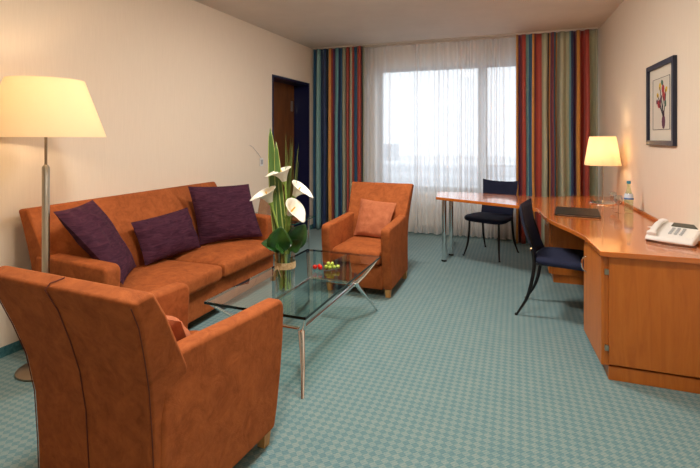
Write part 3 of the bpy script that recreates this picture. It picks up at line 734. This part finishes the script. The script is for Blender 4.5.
# ------------------------------------------------------------------ desk chairs (local: faces +Y)
def desk_chair(label, loc, rz):
    t = thing('desk_chair', label, 'chair', loc, rz, 'navy desk chairs')
    # seat pad: rounded trapezoid, waterfall front
    bm = bmesh.new(); N = 40; rr = []
    for z, k in ((.432, .90), (.436, .97), (.450, 1.0), (.468, .99), (.480, .94), (.485, .80)):
        ring = []
        for i in range(N):
            a = 2*PI*i/N; ca, sa = math.cos(a), math.sin(a); e = .42
            x = math.copysign(abs(ca)**e, ca)*.255; y = math.copysign(abs(sa)**e, sa)*.215
            x *= 1+.08*(y/.2); dz = -.018*max(0, y/.21)**3
            ring.append((x*k, y*k, z+dz))
        rr.append(ring)
    rings_loft(bm, rr); finish('seat', bm, M['navy_cloth'], t)
    # backrest: gently curved upholstered panel, ears at the top corners
    bm = bmesh.new(); nx, nz = 14, 16; W0 = .222
    def bp(i, j, s):
        u = 2*i/nx-1; v = j/nz; z = .475+v*.397; w = W0*(.90+.14*v)
        z += .022*abs(u)**2.5*v**4
        y = -.215-.115*v-.02*math.sin(PI*v)+.035*u*u+ s*.016*((1-u**8)*(1-(2*v-1)**10))**.5
        return (u*w, y, z)
    g = {}
    for s in (1, -1):
        for j in range(nz+1):
            for i in range(nx+1):
                if s == -1 and (i in (0, nx) or j in (0, nz)): g[s, i, j] = g[1, i, j]; continue
                g[s, i, j] = bm.verts.new(bp(i, j, s))
        for j in range(nz):
            for i in range(nx): 
                q = [g[s, i, j], g[s, i+1, j], g[s, i+1, j+1], g[s, i, j+1]]; bm.faces.new(q if s == 1 else q[::-1])
    finish('backrest', bm, M['navy_cloth'], t)
    for sx in (-1, 1):
        bm = bmesh.new(); p = smooth_path([(sx*.225, .235, 0), (sx*.20, .19, .12), (sx*.188, .165, .28), (sx*.185, .16, .44)], 6); tube(bm, p, [.008+.005*min(1, i/8) for i in range(len(p))], 10); lg = finish('leg', bm, M['black_metal'], t)
        bm = bmesh.new(); tube(bm, [(sx*.228, .238, .0), (sx*.226, .236, .014)], .012, 10); finish('foot_cap', bm, M['black_plastic'], lg)
        bm = bmesh.new(); p = smooth_path([(sx*.215, -.335, 0), (sx*.20, -.255, .15), (sx*.193, -.215, .32), (sx*.19, -.205, .45), (sx*.185, -.235, .60), (sx*.178, -.275, .72)], 6); tube(bm, p, [.008+.006*min(1, i/8) for i in range(len(p))], 10); lg = finish('leg', bm, M['black_metal'], t)
        bm = bmesh.new(); tube(bm, [(sx*.216, -.338, .0), (sx*.215, -.333, .014)], .012, 10); finish('foot_cap', bm, M['black_plastic'], lg)
        bm = bmesh.new(); tube(bm, [(sx*.19, -.22, .54), (sx*.205, -.225, .545)], .008, 12); finish('bolt', bm, M['chrome'], t)
    bm = bmesh.new()
    tube(bm, [(-.186, .16, .425), (.186, .16, .425)], .009, 8); tube(bm, [(-.19, -.205, .425), (.19, -.205, .425)], .009, 8)
    tube(bm, [(-.186, .16, .425), (-.19, -.205, .425)], .009, 8); tube(bm, [(.186, .16, .425), (.19, -.205, .425)], .009, 8)
    finish('seat_frame', bm, M['black_metal'], t)
    return t
desk_chair('navy upholstered chair with thin black legs standing behind the desk wing near the window', (-.295, 5.775, 0), math.radians(180-22))
desk_chair('navy upholstered chair tucked into the knee space between the desk cabinets', (.375, 4.04, 0), math.radians(-101))

# ------------------------------------------------------------------ things on the desk
ZT = DZT+.0005
t = thing('leather_folder', 'dark leather writing folder lying on the desk', 'folder', (.51, 4.44, ZT), math.radians(-6))
bm = bmesh.new(); box(bm, -.17, .17, -.225, .225, 0, .004); finish('back_cover', bm, M['black_leather'], t, bevel=.0015)
bm = bmesh.new(); box(bm, -.155, .16, -.21, .21, .004, .012); finish('pages', bm, M['paper'], t)
bm = bmesh.new(); box(bm, -.17, .17, -.225, .225, .012, .017); finish('front_cover', bm, M['black_leather'], t, bevel=.0015)
bm = bmesh.new(); box(bm, -.178, -.168, -.225, .225, 0, .017); finish('spine', bm, M['black_leather'], t, bevel=.002)

t = thing('water_bottle', 'clear glass mineral water bottle with blue cap on the desk', 'bottle', (.935, 4.60, ZT))
bm = bmesh.new(); lathe(bm, [(0, .004), (.030, 0), (.036, .006), (.037, .03), (.034, .075), (.037, .115), (.034, .15), (.022, .19), (.0145, .225), (.0135, .262), (.015, .264), (.015, .27), (.012, .27), (.0115, .225), (.02, .188), (.032, .148), (.035, .115), (.032, .075), (.035, .03), (.03, .008), (0, .010)], n=32); finish('glass', bm, M['bottle_glass'], t)
bm = bmesh.new(); lathe(bm, [(.0372, .125), (.0345, .155), (.0290, .172), (.0286, .172), (.034, .155), (.0368, .125)], n=32); lb = finish('label', bm, M['mineral'], t)
bm = bmesh.new(); lathe(bm, [(.0378, .122), (.0380, .128), (.0376, .134)], n=32); finish('label_band', bm, M['label_blue'], lb)
bm = bmesh.new(); lathe(bm, [(.0158, .258), (.0162, .275), (.014, .282), (0, .283)], n=24); finish('cap', bm, M['cap'], t)

for k, (x, y, lab) in enumerate(((.86, 4.86, 'empty stemmed glass behind the bottle, nearer the table lamp'), (.855, 4.60, 'empty stemmed glass standing just left of the water bottle'))):
    t = thing('wine_glass', lab, 'glass', (x, y, ZT), 0, 'stemmed glasses on the desk')
    bm = bmesh.new(); lathe(bm, [(0, .003), (.030, 0), (.031, .002), (.006, .006), (0, .007)], n=28); finish('foot', bm, M['stemware'], t)
    bm = bmesh.new(); lathe(bm, [(.0045, .005), (.0035, .03), (.0035, .055), (.006, .064)], n=12); finish('stem', bm, M['stemware'], t)
    bm = bmesh.new(); lathe(bm, [(.004, .062), (.022, .072), (.033, .095), (.034, .12), (.029, .15), (.0278, .15), (.0325, .12), (.0315, .096), (.02, .075), (0, .067)], n=28); finish('bowl', bm, M['stemware'], t)

t = thing('telephone', 'white desk telephone with coiled cord beside the near desk edge', 'telephone', (.965, 3.47, ZT), math.radians(-30)); t.scale = (1.12, 1.12, 1.12)
bm = bmesh.new(); prism(bm, [(-.13, 0), (.13, 0), (.13, .075), (.10, .085), (-.115, .03), (-.13, .02)], -.115, .115, 'x'); b = finish('body', bm, M['white_plastic'], t, bevel=.010, seg=3)
sl = math.atan2(.055, .215)
def on_slope(y): return .03+(y+.115)*math.tan(sl)
bm = bmesh.new()
for v in box(bm, -.03, .10, .045, .095, 0, .004): v.co.z += on_slope(v.co.y)
finish('display', bm, M['lcd'], b)
for r in range(4):
    for c in range(3):
        bm = bmesh.new(); x, y = -.01+c*.026, .015-r*.024
        for v in box(bm, x-.008, x+.008, y-.007, y+.007, 0, .006): v.co.z += on_slope(v.co.y)
        finish('key', bm, M['grey_plastic'], b, bevel=.002)
bm = bmesh.new()
for v in box(bm, .068, .105, -.08, .03, 0, .002): v.co.z += on_slope(v.co.y)
finish('number_card', bm, M['paper'], b)
bm = bmesh.new(); P = smooth_path([(-.085, -.118, .040), (-.087, -.06, .062), (-.087, .03, .086), (-.085, .122, .088)], 6)
tube(bm, P, [.020, .023, .022, .019]+[.015]*(len(P)-8)+[.019, .022, .023, .020], 14, sq=(1.15, .62)); h = finish('handset', bm, M['white_plastic'], t, bevel=.004)
bm = bmesh.new(); pts = []
for k in range(420):
    s = k/419; a = s*2*PI*44; cx = -.10+.235*s; cy = -.155-.03*math.sin(PI*s); pts.append((cx, cy+.0062*math.cos(a), .0085+.0062*math.sin(a)+.0))
tube(bm, pts, .0014, 5); finish('coiled_cord', bm, M['black_plastic'], t)
bm = bmesh.new(); box(bm, -.055, .055, -.04, .04, 0, .002); o = finish('note_card', bm, M['paper']); o.location = (.985, 3.92, ZT); o.rotation_euler.z = .5; tag(o, 'small white note card on the desk behind the telephone', 'card')
bm = bmesh.new(); tube(bm, [(-.06, 0, 0), (.055, 0, 0), (.065, 0, 0)], [.0035, .0035, .0008], 8); o = finish('ball_pen', bm, M['black_plastic']); o.location = (.985, 3.925, ZT+.0065); o.rotation_euler.z = .9; tag(o, 'slim dark pen lying on the note card', 'pen')

# ------------------------------------------------------------------ framed picture on the right wall
PY0, PY1, PZ0, PZ1 = 3.815, 4.45, 1.362, 2.008
t = thing('framed_picture', 'navy framed picture of a flower bouquet hanging on the right wall', 'picture', (xr((PY0+PY1)/2), (PY0+PY1)/2, (PZ0+PZ1)/2), math.radians(1.55))
hw, hh = (PY1-PY0)/2, (PZ1-PZ0)/2; fw = .038
bm = bmesh.new()
box(bm, -.028, -.001, -hw, -hw+fw, -hh, hh); box(bm, -.028, -.001, hw-fw, hw, -hh, hh); box(bm, -.028, -.001, -hw+fw, hw-fw, hh-fw, hh); box(bm, -.028, -.001, -hw+fw, hw-fw, -hh, -hh+fw)
finish('frame', bm, M['frame_navy'], t, bevel=.003)
bm = bmesh.new(); box(bm, -.008, -.002, -hw+fw, hw-fw, -hh+fw, hh-fw); finish('mount', bm, M['mat_board'], t)
bm = bmesh.new(); box(bm, -.010, -.008, -.20, .19, -.20, .20); pr_ = finish('print', bm, M['print'], t)
def blob(name, y, z, ry, rz, mat, rot=0, x=-.0108):
    bm = bmesh.new(); vs = [bm.verts.new((x, y+ry*math.cos(a)*math.cos(rot)-rz*math.sin(a)*math.sin(rot), z+ry*math.cos(a)*math.sin(rot)+rz*math.sin(a)*math.cos(rot))) for a in [2*PI*k/12 for k in range(12)]]
    bm.faces.new(vs); f = bmesh.ops.extrude_face_region(bm, geom=bm.faces[:]); bmesh.ops.translate(bm, verts=[v for v in f['geom'] if isinstance(v, bmesh.types.BMVert)], vec=(.0008, 0, 0)); finish(name, bm, mat, pr_)
M['ink_red'] = simple('printed red', srgb(160, 40, 44), .8); M['ink_yellow'] = simple('printed yellow', srgb(206, 170, 40), .8); M['ink_purple'] = simple('printed plum', srgb(92, 44, 66), .8); M['ink_black'] = simple('printed dark line', srgb(50, 46, 54), .8); M['ink_green'] = simple('printed green', srgb(60, 100, 80), .8)
blob('printed_vase', -.06, -.14, .04, .055, M['ink_purple']); blob('printed_vase_neck', -.06, -.085, .022, .03, M['ink_purple'])
for y, z, a, b, m, r in ((.04, .0, .04, .032, 'ink_red', .3), (-.07, .055, .045, .03, 'ink_red', .8), (-.05, .11, .03, .035, 'ink_red', 0), (.075, .07, .025, .018, 'ink_yellow', .4), (-.12, .10, .03, .02, 'ink_yellow', -.5),
                     (.02, .135, .024, .03, 'ink_yellow', .2), (-.03, .16, .028, .02, 'ink_green', .5), (.09, .02, .02, .02, 'ink_purple', 0), (.0, .03, .02, .04, 'ink_purple', .6), (-.1, .0, .02, .03, 'ink_green', -.4)):
    blob('printed_flower', y, z, a, b, M[m], r, x=-.0109)
bm = bmesh.new()
for p in ([(.04, 0), (-.02, -.06), (-.055, -.10)], [(-.07, .05), (-.05, -.02), (-.06, -.1)], [(.075, .07), (.01, .0), (-.05, -.1)], [(-.12, .1), (-.1, .0), (-.065, -.1)], [(.02, .13), (-.02, .02), (-.058, -.1)]):
    tube(bm, smooth_path([(-.0112, y, z) for y, z in p], 5), .003, 5)
for a, b, c, d_ in ((-.2, -.2, .19, -.2), (.19, -.2, .19, .2), (.19, .2, -.2, .2), (-.2, .2, -.2, -.2)): tube(bm, [(-.0106, a, b), (-.0106, c, d_)], .0018, 4)
finish('printed_line', bm, M['ink_black'], pr_)

# ------------------------------------------------------------------ outside the window
bm = bmesh.new(); box(bm, -220, 220, 12, 400, -14.5, -14); struct('ground_outside', bm, M['ground'])
def block(label, x, y, w, d, h, mat, wins):
    t = thing('distant_building', label, 'building', (x, y, -14), 0, 'buildings outside the window')
    bm = bmesh.new(); box(bm, -w/2, w/2, 0, d, 0, h); finish('wall', bm, M[mat], t, smooth=False)
    for k in range(wins):
        z = 2+k*3.4
        if z+1.5 > h: break
        bm = bmesh.new(); box(bm, -w/2+1, w/2-1, -.1, 0, z, z+1.4); finish('window_band', bm, M['facade_dark'], t, smooth=False)
block('long low grey building across the view beyond the window', -34, 135, 90, 20, 7.5, 'facade', 3)
block('grey block with a tower-like top, left part of the window view', -48, 160, 10, 14, 13.2, 'facade_dark', 0)
block('pale block on the right of the window view', 16, 100, 34, 16, 6.5, 'facade', 3)
t = thing('balcony_railing', 'pale metal railing outside the right part of the window', 'railing', (.1, 7.9, 0))
for z in (.45, .62, .79, .96):
    bm = bmesh.new(); tube(bm, [(-.55, 0, z), (1.6, 0, z)], .012, 8); finish('bar', bm, M['grey_metal'], t)
for x in (-.55, 1.6):
    bm = bmesh.new(); tube(bm, [(x, 0, -.3), (x, 0, .97)], .02, 8); finish('post', bm, M['grey_metal'], t)
bm = bmesh.new(); box(bm, -1.2, 2.5, -.9, .2, -.42, -.3); finish('slab', bm, M['facade'], t, smooth=False)

# overcast daylight
w = bpy.data.worlds.new('overcast'); SC.world = w; w.use_nodes = True; nt = w.node_tree; nt.nodes.clear()
bg = nt.nodes.new('ShaderNodeBackground'); ow = nt.nodes.new('ShaderNodeOutputWorld'); tc = nt.nodes.new('ShaderNodeTexCoord'); sp = nt.nodes.new('ShaderNodeSeparateXYZ'); cr = nt.nodes.new('ShaderNodeValToRGB')
nt.links.new(tc.outputs['Generated'], sp.inputs[0]); nt.links.new(sp.outputs[2], cr.inputs[0]); nt.links.new(cr.outputs[0], bg.inputs[0]); nt.links.new(bg.outputs[0], ow.inputs[0])
cr.color_ramp.elements[0].position = 0; cr.color_ramp.elements[0].color = (.74, .80, .86, 1); cr.color_ramp.elements[1].position = .35; cr.color_ramp.elements[1].color = (.92, .96, 1, 1)
bg.inputs[1].default_value = 1.8

# ------------------------------------------------------------------ camera
cam = bpy.data.cameras.new('camera'); co = bpy.data.objects.new('camera', cam); link(co)
cam.sensor_width = 36; cam.lens = 455/700*36; co.location = (0, 0, 1.42); co.rotation_euler = (PI/2, 0, math.radians(20))
cam.shift_y = -(234-138)/700; cam.clip_start = .05; cam.clip_end = 1000
SC.camera = co
SC.view_settings.view_transform = 'Standard'; SC.view_settings.look = 'None'; SC.view_settings.gamma = 1; SC.view_settings.exposure = 0.62; SC.view_settings.use_curve_mapping = False
SC.cycles.use_denoising = True; SC.cycles.max_bounces = 10; SC.cycles.transparent_max_bounces = 24; SC.cycles.diffuse_bounces = 6; SC.cycles.caustics_reflective = False; SC.cycles.caustics_refractive = False
SC.cycles.sample_clamp_indirect = 6
